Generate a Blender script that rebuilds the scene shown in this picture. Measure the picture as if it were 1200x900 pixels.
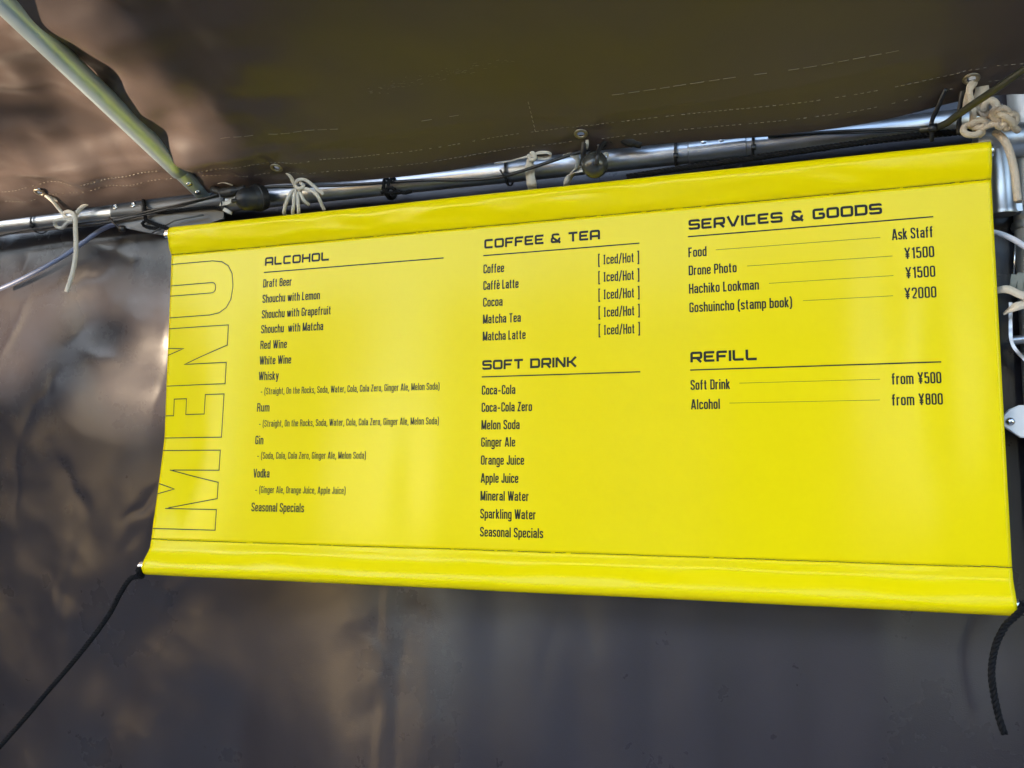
import bpy, math, random
import numpy as np
from mathutils import Vector, Matrix, noise as mnoise

C = bpy.context
scene = C.scene
for o in list(bpy.data.objects):
    bpy.data.objects.remove(o)
random.seed(7)
R = math.radians

# ------------------------------------------------------------------ camera
AX = np.array([[0.949184, -0.028593, -0.313420],     # world X (along the banner) in camera axes
               [0.314722, 0.087074, 0.945182],       # world Y (into the tent wall)
               [0.000266, -0.995791, 0.091648]])     # world Z (up)
CAM = np.array([0.0, -1.2, 1.6])
cam_data = bpy.data.cameras.new("camera")
cam = bpy.data.objects.new("camera", cam_data)
scene.collection.objects.link(cam)
M = Matrix(((AX[0][0], -AX[0][1], -AX[0][2], CAM[0]),
            (AX[1][0], -AX[1][1], -AX[1][2], CAM[1]),
            (AX[2][0], -AX[2][1], -AX[2][2], CAM[2]),
            (0, 0, 0, 1)))
cam.matrix_world = M
cam_data.sensor_fit = 'HORIZONTAL'
cam_data.sensor_width = 36.0
cam_data.lens = 36.0 * 1000.0 / 1200.0
cam_data.clip_start = 0.02
cam_data.clip_end = 3000
scene.camera = cam

# ------------------------------------------------------------------ light
SUN_EL, SUN_AZ, LAMP_EL = 25.0, 44.0, -21.0     # degrees; low sun behind the camera to its left; its lamp is aimed upward from below the horizon
world = bpy.data.worlds.new("World")
scene.world = world
world.use_nodes = True
nt = world.node_tree
nt.nodes.clear()
sky = nt.nodes.new("ShaderNodeTexSky")
sky.sky_type = 'NISHITA'
sky.sun_disc = False
sky.ozone_density = 0.9
sky.dust_density = 0.3
sky.sun_elevation = R(SUN_EL)
sky.sun_rotation = R(180 + SUN_AZ)
bg = nt.nodes.new("ShaderNodeBackground")
bg.inputs[1].default_value = 0.15
wo = nt.nodes.new("ShaderNodeOutputWorld")
nt.links.new(sky.outputs[0], bg.inputs[0])
nt.links.new(bg.outputs[0], wo.inputs[0])
sd = bpy.data.lights.new("sun", 'SUN')
sd.energy = 2.3
sd.angle = R(1.4)
sd.color = (1.0, 0.80, 0.58)
sun = bpy.data.objects.new("sun", sd)
scene.collection.objects.link(sun)
sdir = Vector((math.sin(R(SUN_AZ)) * math.cos(R(LAMP_EL)), math.cos(R(SUN_AZ)) * math.cos(R(LAMP_EL)), -math.sin(R(LAMP_EL))))
sun.rotation_euler = sdir.to_track_quat('-Z', 'Y').to_euler()
sun.location = (-3, -4, 3)

scene.view_settings.view_transform = 'Standard'
scene.view_settings.look = 'None'
scene.view_settings.gamma = 1.0
scene.view_settings.use_curve_mapping = False
scene.view_settings.exposure = 2.78
scene.cycles.max_bounces = 8
scene.cycles.use_denoising = True


# ------------------------------------------------------------------ helpers
def at(px, py, y):
    """point of the world at depth plane Y = y that photo pixel (1200 x 900) shows"""
    r = AX @ np.array([(px - 600) / 1000.0, (py - 450) / 1000.0, 1.0])
    t = (y - CAM[1]) / r[1]
    return CAM + t * r


def link(o, parent=None):
    scene.collection.objects.link(o)
    if parent is not None:
        o.parent = parent
    return o


def tag(o, label=None, cat=None, group=None, kind=None):
    if label: o['label'] = label
    if cat: o['category'] = cat
    if group: o['group'] = group
    if kind: o['kind'] = kind
    return o


def thing(name, label, cat, loc, group=None):
    o = bpy.data.objects.new(name, None)
    o.empty_display_size = 0.05
    o.location = loc
    link(o)
    return tag(o, label, cat, group)


class MB:
    def __init__(self):
        self.v = []; self.f = []

    def add(self, vs, fs):
        n = len(self.v)
        self.v += [tuple(map(float, p)) for p in vs]
        self.f += [tuple(i + n for i in f) for f in fs]

    def build(self, name, mat, parent=None, smooth=True, auto=None):
        me = bpy.data.meshes.new(name)
        off = Vector((0, 0, 0))
        p = parent
        while p is not None:
            off += p.location
            p = p.parent
        me.from_pydata([(x - off.x, y - off.y, z - off.z) for x, y, z in self.v], [], self.f)
        me.materials.append(mat)
        if smooth:
            me.polygons.foreach_set('use_smooth', [True] * len(me.polygons))
            if auto:
                me.set_sharp_from_angle(angle=R(auto))
        me.update()
        return link(bpy.data.objects.new(name, me), parent)


def catmull(pts, n=8):
    P = [np.array(p, float) for p in pts]
    if len(P) < 3:
        return [P[0] + (P[-1] - P[0]) * i / n for i in range(n + 1)]
    Q = [2 * P[0] - P[1]] + P + [2 * P[-1] - P[-2]]
    out = []
    for i in range(1, len(Q) - 2):
        a, b, c, d = Q[i - 1], Q[i], Q[i + 1], Q[i + 2]
        for k in range(n):
            t = k / n
            out.append(0.5 * (2 * b + (c - a) * t + (2 * a - 5 * b + 4 * c - d) * t * t + (3 * b - a - 3 * c + d) * t ** 3))
    out.append(P[-1])
    return out


def resample(pts, step):
    P = np.array(pts, float)
    d = np.r_[0, np.cumsum(np.linalg.norm(np.diff(P, axis=0), axis=1))]
    n = max(2, int(d[-1] / step) + 1)
    s = np.linspace(0, d[-1], n)
    return np.stack([np.interp(s, d, P[:, k]) for k in range(3)], 1)


def frames(P):
    P = np.array(P, float)
    T = np.gradient(P, axis=0)
    T /= np.linalg.norm(T, axis=1)[:, None] + 1e-12
    up = np.array([0, 0, 1.0]) if abs(T[0][2]) < 0.9 else np.array([1.0, 0, 0])
    N = np.cross(up, T[0]); N /= np.linalg.norm(N)
    Ns = [N]
    for i in range(1, len(P)):
        N = Ns[-1] - T[i] * (Ns[-1] @ T[i])
        N /= np.linalg.norm(N) + 1e-12
        Ns.append(N)
    Ns = np.array(Ns)
    return T, Ns, np.cross(T, Ns)


def add_tube(mb, pts, r, seg=10, cap=True):
    P = np.array(pts, float)
    rr = r if hasattr(r, '__len__') else [r] * len(P)
    T, N, Bn = frames(P)
    vs, fs = [], []
    for i in range(len(P)):
        for k in range(seg):
            a = 2 * math.pi * k / seg
            vs.append(P[i] + rr[i] * (math.cos(a) * N[i] + math.sin(a) * Bn[i]))
    for i in range(len(P) - 1):
        for k in range(seg):
            k2 = (k + 1) % seg
            fs.append((i * seg + k, i * seg + k2, (i + 1) * seg + k2, (i + 1) * seg + k))
    if cap:
        fs.append(tuple(range(seg - 1, -1, -1)))
        fs.append(tuple((len(P) - 1) * seg + k for k in range(seg)))
    mb.add(vs, fs)


def add_twist(mb, pts, r, pitch, strands=3, seg=7, step=None):
    """laid rope: strands wound round the path"""
    P = resample(catmull(pts, 10), step or pitch / 9)
    T, N, Bn = frames(P)
    d = np.r_[0, np.cumsum(np.linalg.norm(np.diff(P, axis=0), axis=1))]
    for s in range(strands):
        a = 2 * math.pi * (d / pitch + s / strands)
        Q = P + (r * 0.52) * (np.cos(a)[:, None] * N + np.sin(a)[:, None] * Bn)
        add_tube(mb, Q, r * 0.52, seg)


def add_lathe(mb, prof, p0, axis, seg=20):
    """prof: list of (distance along the axis, radius)"""
    ax = np.array(axis, float); ax /= np.linalg.norm(ax)
    up = np.array([0, 0, 1.0]) if abs(ax[2]) < 0.9 else np.array([1.0, 0, 0])
    n = np.cross(up, ax); n /= np.linalg.norm(n)
    b = np.cross(ax, n)
    vs, fs = [], []
    for (h, r) in prof:
        for k in range(seg):
            a = 2 * math.pi * k / seg
            vs.append(np.array(p0) + ax * h + max(r, 1e-5) * (math.cos(a) * n + math.sin(a) * b))
    for i in range(len(prof) - 1):
        for k in range(seg):
            k2 = (k + 1) % seg
            fs.append((i * seg + k, i * seg + k2, (i + 1) * seg + k2, (i + 1) * seg + k))
    fs.append(tuple(range(seg - 1, -1, -1)))
    fs.append(tuple((len(prof) - 1) * seg + k for k in range(seg)))
    mb.add(vs, fs)


def add_box(mb, c, h, rot=None):
    c = np.array(c, float)
    Rm = np.eye(3) if rot is None else np.array(rot)
    vs = [c + Rm @ np.array([sx * h[0], sy * h[1], sz * h[2]]) for sx in (-1, 1) for sy in (-1, 1) for sz in (-1, 1)]
    mb.add(vs, [(0, 1, 3, 2), (4, 6, 7, 5), (0, 4, 5, 1), (2, 3, 7, 6), (0, 2, 6, 4), (1, 5, 7, 3)])


def add_torus(mb, c, axis, Rr, r, seg=28, sseg=10, flat=1.0):
    ax = np.array(axis, float); ax /= np.linalg.norm(ax)
    up = np.array([0, 0, 1.0]) if abs(ax[2]) < 0.9 else np.array([1.0, 0, 0])
    n = np.cross(up, ax); n /= np.linalg.norm(n)
    b = np.cross(ax, n)
    vs, fs = [], []
    for i in range(seg):
        a = 2 * math.pi * i / seg
        d = math.cos(a) * n + math.sin(a) * b
        for k in range(sseg):
            t = 2 * math.pi * k / sseg
            vs.append(np.array(c) + d * (Rr + r * math.cos(t)) + ax * r * flat * math.sin(t))
    for i in range(seg):
        for k in range(sseg):
            i2, k2 = (i + 1) % seg, (k + 1) % sseg
            fs.append((i * sseg + k, i2 * sseg + k, i2 * sseg + k2, i * sseg + k2))
    mb.add(vs, fs)


def add_strap(mb, pts, w, th=0.0012, wdir=(1, 0, 0), n=8, taper=None):
    """flat woven tape following a path; wdir = direction of its width"""
    P = resample(catmull(pts, n), 0.003)
    T, _, _ = frames(P)
    W0 = np.array(wdir, float)
    vs, fs = [], []
    for i in range(len(P)):
        wd = W0 - T[i] * (W0 @ T[i]); wd /= np.linalg.norm(wd)
        nn = np.cross(T[i], wd)
        ww = w * (1 + 0.07 * math.sin(i * 0.9 + w * 900)) * (taper(i / (len(P) - 1)) if taper else 1)
        for (a, b) in ((-1, -1), (1, -1), (1, 1), (-1, 1)):
            vs.append(P[i] + wd * a * ww / 2 + nn * b * th / 2)
    for i in range(len(P) - 1):
        for k in range(4):
            k2 = (k + 1) % 4
            fs.append((i * 4 + k, i * 4 + k2, (i + 1) * 4 + k2, (i + 1) * 4 + k))
    fs.append((3, 2, 1, 0)); m = (len(P) - 1) * 4
    fs.append((m, m + 1, m + 2, m + 3))
    mb.add(vs, fs)


def pxs(pts, y=None):
    """list of (px, py[, y]) into world points"""
    return [at(p[0], p[1], p[2] if len(p) > 2 else y) for p in pts]


def smooth(a, b, x):
    t = min(1, max(0, (x - a) / (b - a)))
    return t * t * (3 - 2 * t)


# ------------------------------------------------------------------ materials
def mat(name, col, rough=0.5, metal=0.0, var=0.0, vscale=30.0, bump=0.0, bscale=200.0, rvar=0.0, spec=0.5, extra=None):
    m = bpy.data.materials.new(name)
    m.use_nodes = True
    n = m.node_tree
    p = n.nodes["Principled BSDF"]
    p.inputs['Base Color'].default_value = (*col, 1)
    p.inputs['Roughness'].default_value = rough
    p.inputs['Metallic'].default_value = metal
    p.inputs['Specular IOR Level'].default_value = spec
    tc = n.nodes.new("ShaderNodeTexCoord")
    if var or rvar:
        tx = n.nodes.new("ShaderNodeTexNoise")
        tx.inputs['Scale'].default_value = vscale
        tx.inputs['Detail'].default_value = 6
        tx.inputs['Roughness'].default_value = 0.65
        n.links.new(tc.outputs['Object'], tx.inputs['Vector'])
        if var:
            rp = n.nodes.new("ShaderNodeValToRGB")
            rp.color_ramp.elements[0].position = 0.15
            rp.color_ramp.elements[1].position = 0.85
            rp.color_ramp.elements[0].color = (*[c * (1 - var) for c in col], 1)
            rp.color_ramp.elements[1].color = (*[min(1, c * (1 + var)) for c in col], 1)
            n.links.new(tx.outputs['Fac'], rp.inputs['Fac'])
            n.links.new(rp.outputs['Color'], p.inputs['Base Color'])
        if rvar:
            mr = n.nodes.new("ShaderNodeMapRange")
            mr.inputs['From Min'].default_value = 0.15
            mr.inputs['From Max'].default_value = 0.85
            mr.inputs['To Min'].default_value = rough - rvar
            mr.inputs['To Max'].default_value = rough + rvar
            n.links.new(tx.outputs['Fac'], mr.inputs['Value'])
            n.links.new(mr.outputs['Result'], p.inputs['Roughness'])
    if bump:
        bx = n.nodes.new("ShaderNodeTexNoise")
        bx.inputs['Scale'].default_value = bscale
        bx.inputs['Detail'].default_value = 4
        n.links.new(tc.outputs['Object'], bx.inputs['Vector'])
        bn = n.nodes.new("ShaderNodeBump")
        bn.inputs['Strength'].default_value = bump
        bn.inputs['Distance'].default_value = 0.002
        n.links.new(bx.outputs['Fac'], bn.inputs['Height'])
        n.links.new(bn.outputs['Normal'], p.inputs['Normal'])
    return m


def tarp_material(name, col, rough):
    """coated tarpaulin: woven base cloth under a satin film, crinkles and rub marks"""
    m = mat(name, col, rough, var=0.10, vscale=5.0, rvar=0.025, spec=0.40)
    n = m.node_tree
    p = n.nodes["Principled BSDF"]
    tc = n.nodes.new("ShaderNodeTexCoord")
    weave = n.nodes.new("ShaderNodeTexNoise")
    weave.inputs['Scale'].default_value = 620
    weave.inputs['Detail'].default_value = 2
    crink = n.nodes.new("ShaderNodeTexNoise")
    crink.inputs['Scale'].default_value = 16
    crink.inputs['Detail'].default_value = 2
    crink.inputs['Roughness'].default_value = 0.55
    for t in (weave, crink):
        n.links.new(tc.outputs['Object'], t.inputs['Vector'])
    b1 = n.nodes.new("ShaderNodeBump")
    b1.inputs['Strength'].default_value = 0.28
    b1.inputs['Distance'].default_value = 0.0006
    b2 = n.nodes.new("ShaderNodeBump")
    b2.inputs['Strength'].default_value = 0.10
    b2.inputs['Distance'].default_value = 0.006
    n.links.new(weave.outputs['Fac'], b1.inputs['Height'])
    n.links.new(crink.outputs['Fac'], b2.inputs['Height'])
    n.links.new(b1.outputs['Normal'], b2.inputs['Normal'])
    n.links.new(b2.outputs['Normal'], p.inputs['Normal'])
    return m


M_wall = tarp_material('brown_wall_tarpaulin', (0.038, 0.0325, 0.036), 0.28)
M_roof = tarp_material('brown_roof_tarpaulin', (0.071, 0.053, 0.047), 0.36)
M_vinyl = mat('yellow_vinyl', (0.87, 0.70, 0.001), 0.19, var=0.02, vscale=14, bump=0.008, bscale=900, rvar=0.02, spec=0.17)
M_ink = mat('black_print', (0.022, 0.022, 0.016), 0.42, spec=0.15)
M_thread_dark = mat('dark_thread', (0.05, 0.045, 0.02), 0.8)
M_thread = mat('pale_thread', (0.24, 0.21, 0.165), 0.8)
M_galv = mat('galvanised_steel', (0.52, 0.535, 0.55), 0.40, metal=1.0, var=0.2, vscale=24, rvar=0.09, bump=0.05, bscale=90)
M_zinc = mat('yellow_zinc_steel', (0.43, 0.53, 0.57), 0.32, metal=0.75, var=0.14, vscale=16, rvar=0.08, bump=0.02, bscale=70)
M_dull = mat('dull_grey_steel', (0.105, 0.11, 0.118), 0.45, metal=0.6, var=0.2, vscale=30, rvar=0.08, bump=0.08, bscale=120)
M_chrome = mat('bright_rod_steel', (0.72, 0.72, 0.70), 0.22, metal=1.0, rvar=0.05, vscale=40)
M_rubber = mat('black_rubber', (0.014, 0.014, 0.015), 0.48, var=0.25, vscale=40, bump=0.10, bscale=160)
M_cable = mat('black_cable_sheath', (0.016, 0.016, 0.017), 0.42, var=0.2, vscale=60)
M_rope = mat('black_rope_fibre', (0.006, 0.006, 0.007), 0.75, spec=0.2, var=0.3, vscale=200, bump=0.3, bscale=700)
M_nylon = mat('black_nylon', (0.012, 0.012, 0.013), 0.38)
M_cord = mat('white_cotton_cord', (0.62, 0.57, 0.48), 0.85, var=0.12, vscale=60, bump=0.6, bscale=520)
M_cord_b = mat('cream_cotton_cord', (0.56, 0.46, 0.34), 0.85, var=0.16, vscale=60, bump=0.8, bscale=480)
M_tape = mat('white_cotton_tape', (0.60, 0.56, 0.48), 0.85, var=0.12, vscale=50, bump=0.5, bscale=650)
M_hose = mat('blue_grey_hose', (0.17, 0.20, 0.31), 0.38, var=0.1, vscale=20)
M_white_cable = mat('white_cable_sheath', (0.66, 0.66, 0.70), 0.4)
M_white_plate = mat('white_painted_plate', (0.72, 0.73, 0.72), 0.4, var=0.04, vscale=30)
M_grommet = mat('aged_brass_grommet', (0.33, 0.29, 0.22), 0.42, metal=0.9, var=0.3, vscale=120)
M_bulb = mat('smoked_lamp_globe', (0.045, 0.045, 0.040), 0.22, var=0.15, vscale=40)
M_deck = mat('pale_deck', (0.30, 0.28, 0.26), 0.8, var=0.12, vscale=2.0, bump=0.2, bscale=40)

# ------------------------------------------------------------------ banner surface
XL, XR = -1.0226, 0.2465
WB = XR - XL
Z_TS, Z_BS = 1.9597, 1.4722      # the two seams


EDGE_Z = [1.4722, 1.499, 1.564, 1.642, 1.739, 1.859, 1.95]
EDGE_B = [0.0, 0.001, 0.007, 0.0122, 0.0069, 0.0025, 0.0]       # how far the left edge curls back behind the sheet


FLUTES = [(0.045, 0.016, 0.0010, 1.66, 0.17), (0.30, 0.05, -0.0008, 1.60, 0.12), (0.465, 0.03, 0.0009, 1.57, 0.10),
          (0.70, 0.06, 0.0007, 1.66, 0.2), (1.02, 0.05, 0.0008, 1.70, 0.16), (1.135, 0.028, 0.0011, 1.80, 0.12),
          (1.215, 0.03, 0.0013, 1.72, 0.16), (1.195, 0.045, -0.0010, 1.53, 0.06)]


def ban_y(x, z):                 # x in the world
    u = x - XL
    zz = max(z, Z_BS)
    amp = 0.0225 - 0.0205 * u if u < 0.75 else 0.0071 - 0.0075 * (u - 0.75)
    y = -amp * max(0.0, (1.952 - zz) / 0.48) ** 1.4          # the lower rod is pulled towards the viewer
    y += float(np.interp(zz, EDGE_Z, EDGE_B)) * math.exp(-(u / 0.055) ** 2)
    for (c, w, a, zc, zw) in FLUTES:
        y += a * math.exp(-((u - c) / w) ** 2 - ((z - zc) / zw) ** 2)
    y += 0.0012 * mnoise.noise(Vector((u * 3.1, z * 2.2, 3.3)))
    return y


def bs(u, z, off=0.0009):        # printed point on the sheet: u metres from its left edge
    x = XL + u
    return (x, ban_y(x, z) - off, z)


# ------------------------------------------------------------------ lettering: two stroke alphabets
t = 0.150
B, T_, X_ = t / 2, 1 - t / 2, 0.735 - t / 2
XH = 0.735
w = 0.27


def loop(x0, y0, x1, y1, r):     # rounded closed frame
    return ('c', r, [((x0 + x1) / 2, y0), (x1, y0), (x1, y1), (x0, y1), (x0, y0), ((x0 + x1) / 2, y0)])


def st(r, *p):
    return ('o', r, list(p))


q = 0.13
COND = {
 'A': (.36, [st(0, (0, 0), (.155, 1)), st(0, (.205, 1), (.36, 0)), st(0, (.06, .26), (.30, .26))]),
 'B': (.29, [st(q, (.14, B), (0, B), (0, T_), (.27, T_), (.27, .53), (.02, .53)), st(q, (.02, .53), (.29, .53), (.29, B), (.14, B))]),
 'C': (.28, [st(q, (.28, .66), (.28, T_), (0, T_), (0, B), (.28, B), (.28, .34))]),
 'D': (.29, [st(q, (.1, B), (.29, B), (.29, T_), (.1, T_)), st(0, (.11, T_), (0, T_), (0, B), (.11, B))]),
 'F': (.25, [st(0, (0, 0), (0, T_), (.27, T_)), st(0, (0, .50), (.23, .50))]),
 'G': (.28, [st(q, (.28, .70), (.28, T_), (0, T_), (0, B), (.28, B), (.28, .47), (.15, .47))]),
 'H': (.29, [st(0, (0, 0), (0, 1)), st(0, (.29, 0), (.29, 1)), st(0, (0, .51), (.29, .51))]),
 'I': (.16, [st(0, (.08, 0), (.08, 1)), st(0, (-.02, B), (.18, B)), st(0, (-.02, T_), (.18, T_))]),
 'J': (.22, [st(q, (.22, 1), (.22, B), (0, B), (0, .28))]),
 'L': (.23, [st(0, (0, 1), (0, B), (.25, B))]),
 'M': (.42, [st(0, (0, 0), (0, 1)), st(0, (.42, 0), (.42, 1)), st(0, (.02, 1), (.19, .06)), st(0, (.40, 1), (.23, .06))]),
 'O': (.28, [loop(0, B, .28, T_, q)]),
 'P': (.28, [st(q, (0, 0), (0, T_ - .001), (.001, T_), (.28, T_), (.28, .44), (0, .44))]),
 'R': (.29, [st(q, (.02, T_), (.28, T_), (.28, .50), (.02, .50)), st(0, (0, 0), (0, 1)), st(.05, (.17, .50), (.27, .36), (.30, 0))]),
 'S': (.28, [st(q, (.28, .72), (.28, T_), (0, T_), (0, .60), (.28, .40), (.28, B), (0, B), (0, .28))]),
 'T': (.32, [st(0, (-.02, T_), (.34, T_)), st(0, (.16, 0), (.16, 1))]),
 'V': (.34, [st(0, (0, 1), (.15, 0)), st(0, (.34, 1), (.19, 0))]),
 'W': (.54, [st(0, (0, 1), (.11, .02)), st(0, (.27, 1), (.15, .02)), st(0, (.27, 1), (.39, .02)), st(0, (.54, 1), (.43, .02))]),
 'Z': (.28, [st(0, (0, T_), (.27, T_), (.02, B), (.29, B))]),
 'a': (.25, [st(.11, (0, XH - .20), (0, X_), (.25, X_), (.25, 0)), st(.10, (.25, .44), (0, .40), (0, B), (.25, B + .05))]),
 'b': (.25, [st(0, (0, 0), (0, 1)), st(.11, (0, X_), (.25, X_), (.25, B), (0, B))]),
 'c': (.24, [st(.11, (.24, XH - .24), (.24, X_), (0, X_), (0, B), (.24, B), (.24, .24))]),
 'd': (.25, [st(0, (.25, 0), (.25, 1)), st(.11, (.25, X_), (0, X_), (0, B), (.25, B))]),
 'e': (.25, [st(.11, (.25, .22), (.25, B), (0, B), (0, X_), (.25, X_), (.25, .37), (0, .37))]),
 'f': (.17, [st(.09, (.06, 0), (.06, T_), (.20, T_)), st(0, (-.05, X_ - .02), (.19, X_ - .02))]),
 'g': (.25, [st(.11, (.25, X_), (0, X_), (0, B), (.25, B)), st(.10, (.25, XH), (.25, -.18), (0, -.18), (0, -.08))]),
 'h': (.25, [st(0, (0, 0), (0, 1)), st(.11, (0, X_), (.25, X_), (.25, 0))]),
 'i': (.02, [st(0, (.01, 0), (.01, XH)), st(0, (.01, .85), (.01, .99))]),
 'k': (.24, [st(0, (0, 0), (0, 1)), st(0, (.02, .30), (.23, XH)), st(0, (.09, .42), (.25, 0))]),
 'l': (.02, [st(0, (.01, 0), (.01, 1))]),
 'm': (.46, [st(0, (0, 0), (0, XH)), st(.10, (0, X_), (.23, X_), (.23, 0)), st(.10, (.23, X_), (.46, X_), (.46, 0))]),
 'n': (.25, [st(0, (0, 0), (0, XH)), st(.11, (0, X_), (.25, X_), (.25, 0))]),
 'o': (.25, [loop(0, B, .25, X_, .11)]),
 'p': (.25, [st(0, (0, -.23), (0, XH)), st(.11, (0, X_), (.25, X_), (.25, B), (0, B))]),
 'r': (.15, [st(0, (0, 0), (0, XH)), st(.08, (0, X_ - .10), (.04, X_), (.19, X_))]),
 's': (.23, [st(.09, (.23, XH - .20), (.23, X_), (0, X_), (0, .44), (.23, .30), (.23, B), (0, B), (0, .20))]),
 't': (.17, [st(.08, (.06, .93), (.06, B), (.19, B)), st(0, (-.05, X_), (.18, X_))]),
 'u': (.25, [st(.11, (0, XH), (0, B), (.25, B)), st(0, (.25, 0), (.25, XH))]),
 'v': (.27, [st(0, (0, XH), (.115, 0)), st(0, (.27, XH), (.155, 0))]),
 'w': (.47, [st(0, (0, XH), (.10, .02)), st(0, (.235, XH), (.135, .02)), st(0, (.235, XH), (.335, .02)), st(0, (.47, XH), (.37, .02))]),
 'y': (.27, [st(0, (0, XH), (.135, .05)), st(.06, (.27, XH), (.12, -.18), (-.01, -.18))]),
 'z': (.22, [st(0, (0, X_), (.21, X_), (.01, B), (.23, B))]),
 '0': (.27, [loop(0, B, .27, T_, q)]),
 '1': (.14, [st(0, (.12, 0), (.12, 1)), st(0, (.12, T_ - .02), (-.02, .80))]),
 '2': (.27, [st(.12, (0, .70), (0, T_), (.27, T_), (.27, .56), (.01, B + .02)), st(0, (0, B), (.29, B))]),
 '5': (.27, [st(0, (.26, T_), (.01, T_), (.01, .50)), st(.12, (.01, .56), (.27, .60), (.27, B), (0, B), (0, .26))]),
 '8': (.27, [loop(.01, .53, .26, T_, .11), loop(0, B, .27, .53, .12)]),
 '¥': (.34, [st(0, (0, 1), (.17, .50)), st(0, (.34, 1), (.17, .50)), st(0, (.17, 0), (.17, .52)), st(0, (.02, .42), (.32, .42)), st(0, (.02, .24), (.32, .24))]),
 '(': (.10, [st(.10, (.12, 1.06), (.01, .80), (.01, .05), (.12, -.18))]),
 ')': (.10, [st(.10, (-.02, 1.06), (.09, .80), (.09, .05), (-.02, -.18))]),
 '[': (.10, [st(0, (.13, 1.08), (.0, 1.08), (.0, -.16), (.13, -.16))]),
 ']': (.10, [st(0, (-.03, 1.08), (.10, 1.08), (.10, -.16), (-.03, -.16))]),
 '/': (.24, [st(0, (0, -.06), (.24, 1.06))]),
 ',': (.03, [st(0, (.02, .13), (.015, 0), (-.02, -.14))]),
 '-': (.28, [st(0, (0, .38), (.28, .38))]),
}
COND['è'] = (.25, COND['e'][1] + [st(0, (.05, 1.02), (.16, .83))])
tw = 0.235
b2, t2 = tw / 2, 1 - tw / 2
W2 = .86
ORB = {
 'A': (W2, [st(.16, (0, 0), (0, t2), (W2, t2), (W2, 0)), st(0, (0, .36), (W2, .36))]),
 'L': (W2 - .06, [st(.16, (0, 1), (0, b2), (W2, b2))]),
 'C': (W2 - .03, [st(.16, (W2, t2), (0, t2), (0, b2), (W2, b2))]),
 'O': (W2, [loop(0, b2, W2, t2, .16)]),
 'H': (W2, [st(0, (0, 0), (0, 1)), st(0, (W2, 0), (W2, 1)), st(0, (0, .5), (W2, .5))]),
 'F': (W2 - .10, [st(.10, (0, 0), (0, t2), (W2 - .02, t2)), st(0, (0, .48), (W2 - .14, .48))]),
 'E': (W2 - .06, [st(.10, (W2, t2), (0, t2), (0, b2), (W2, b2)), st(0, (0, .5), (W2 - .12, .5))]),
 'T': (W2, [st(0, (-.06, t2), (W2 + .06, t2)), st(0, (W2 / 2, 0), (W2 / 2, 1))]),
 'S': (W2, [st(.14, (W2, .74), (W2, t2), (0, t2), (0, .5), (W2, .5), (W2, b2), (0, b2), (0, .26))]),
 'R': (W2, [st(.14, (0, 0), (0, t2), (W2, t2), (W2, .40), (0, .40)), st(0, (.48, .40), (W2, .0))]),
 'V': (1.0, [st(0, (0, 1), (.48, 0)), st(0, (1.0, 1), (.52, 0))]),
 'I': (.0, [st(0, (0, 0), (0, 1))]),
 'G': (W2, [st(.16, (W2, t2), (0, t2), (0, b2), (W2, b2), (W2, .5), (.42, .5))]),
 'D': (W2, [st(.2, (W2 / 2, b2), (W2, b2), (W2, t2), (W2 / 2, t2)), st(0, (W2 / 2, t2), (0, t2), (0, b2), (W2 / 2, b2))]),
 'N': (W2, [st(0, (0, 0), (0, 1)), st(0, (W2, 0), (W2, 1)), st(0, (.02, .98), (W2 - .02, .02))]),
 'K': (W2 - .04, [st(0, (0, 0), (0, 1)), st(0, (0, .5), (.34, .5)), st(0, (.32, .48), (W2, 1)), st(0, (.32, .52), (W2, 0))]),
 '&': (W2 + .06, [st(.14, (W2 - .14, .74), (W2 - .14, t2), (.10, t2), (.10, .56), (W2 + .08, 0)), st(.14, (.16, .5), (0, .5), (0, b2), (W2 - .08, b2), (W2 - .08, .44), (W2 + .08, .44))]),
}


def round_path(pts, r):
    if r <= 0 or len(pts) < 3:
        return [np.array(p, float) for p in pts]
    P = [np.array(p, float) for p in pts]
    out = [P[0]]
    for i in range(1, len(P) - 1):
        a, b, c = P[i - 1], P[i], P[i + 1]
        la, lc = np.linalg.norm(a - b), np.linalg.norm(c - b)
        rr = min(r, la * 0.5 if i > 1 else la * .98, lc * 0.5 if i < len(P) - 2 else lc * .98)
        if rr < 1e-4:
            out.append(b); continue
        p0 = b + (a - b) / la * rr
        p1 = b + (c - b) / lc * rr
        for k in range(5):
            s = k / 4
            out.append((1 - s) ** 2 * p0 + 2 * s * (1 - s) * b + s * s * p1)
    out.append(P[-1])
    return out


def ribbon(pts, hw):
    """2-D path -> strip of quads with mitred joints"""
    P = [pts[0]]
    for p in pts[1:]:
        if np.linalg.norm(p - P[-1]) > 1e-7:
            P.append(p)
    closed = np.linalg.norm(P[0] - P[-1]) < 1e-6
    L, Rr = [], []
    n = len(P)
    for i in range(n):
        if closed and i in (0, n - 1):
            d0, d1 = P[-1] - P[-2], P[1] - P[0]
        else:
            d0 = P[i] - P[i - 1] if i > 0 else P[1] - P[0]
            d1 = P[i + 1] - P[i] if i < n - 1 else P[-1] - P[-2]
        d0 = d0 / np.linalg.norm(d0); d1 = d1 / np.linalg.norm(d1)
        n0 = np.array([-d0[1], d0[0]]); n1 = np.array([-d1[1], d1[0]])
        m = n0 + n1
        lm = np.linalg.norm(m)
        m = n1 if lm < 0.3 else m / lm
        k = hw / max(0.45, m @ n1)
        L.append(P[i] + m * k); Rr.append(P[i] - m * k)
    vs = []
    for a, b in zip(L, Rr):
        vs += [a, b]
    fs = [(2 * i, 2 * i + 1, 2 * i + 3, 2 * i + 2) for i in range(n - 1)]
    return vs, fs


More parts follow.
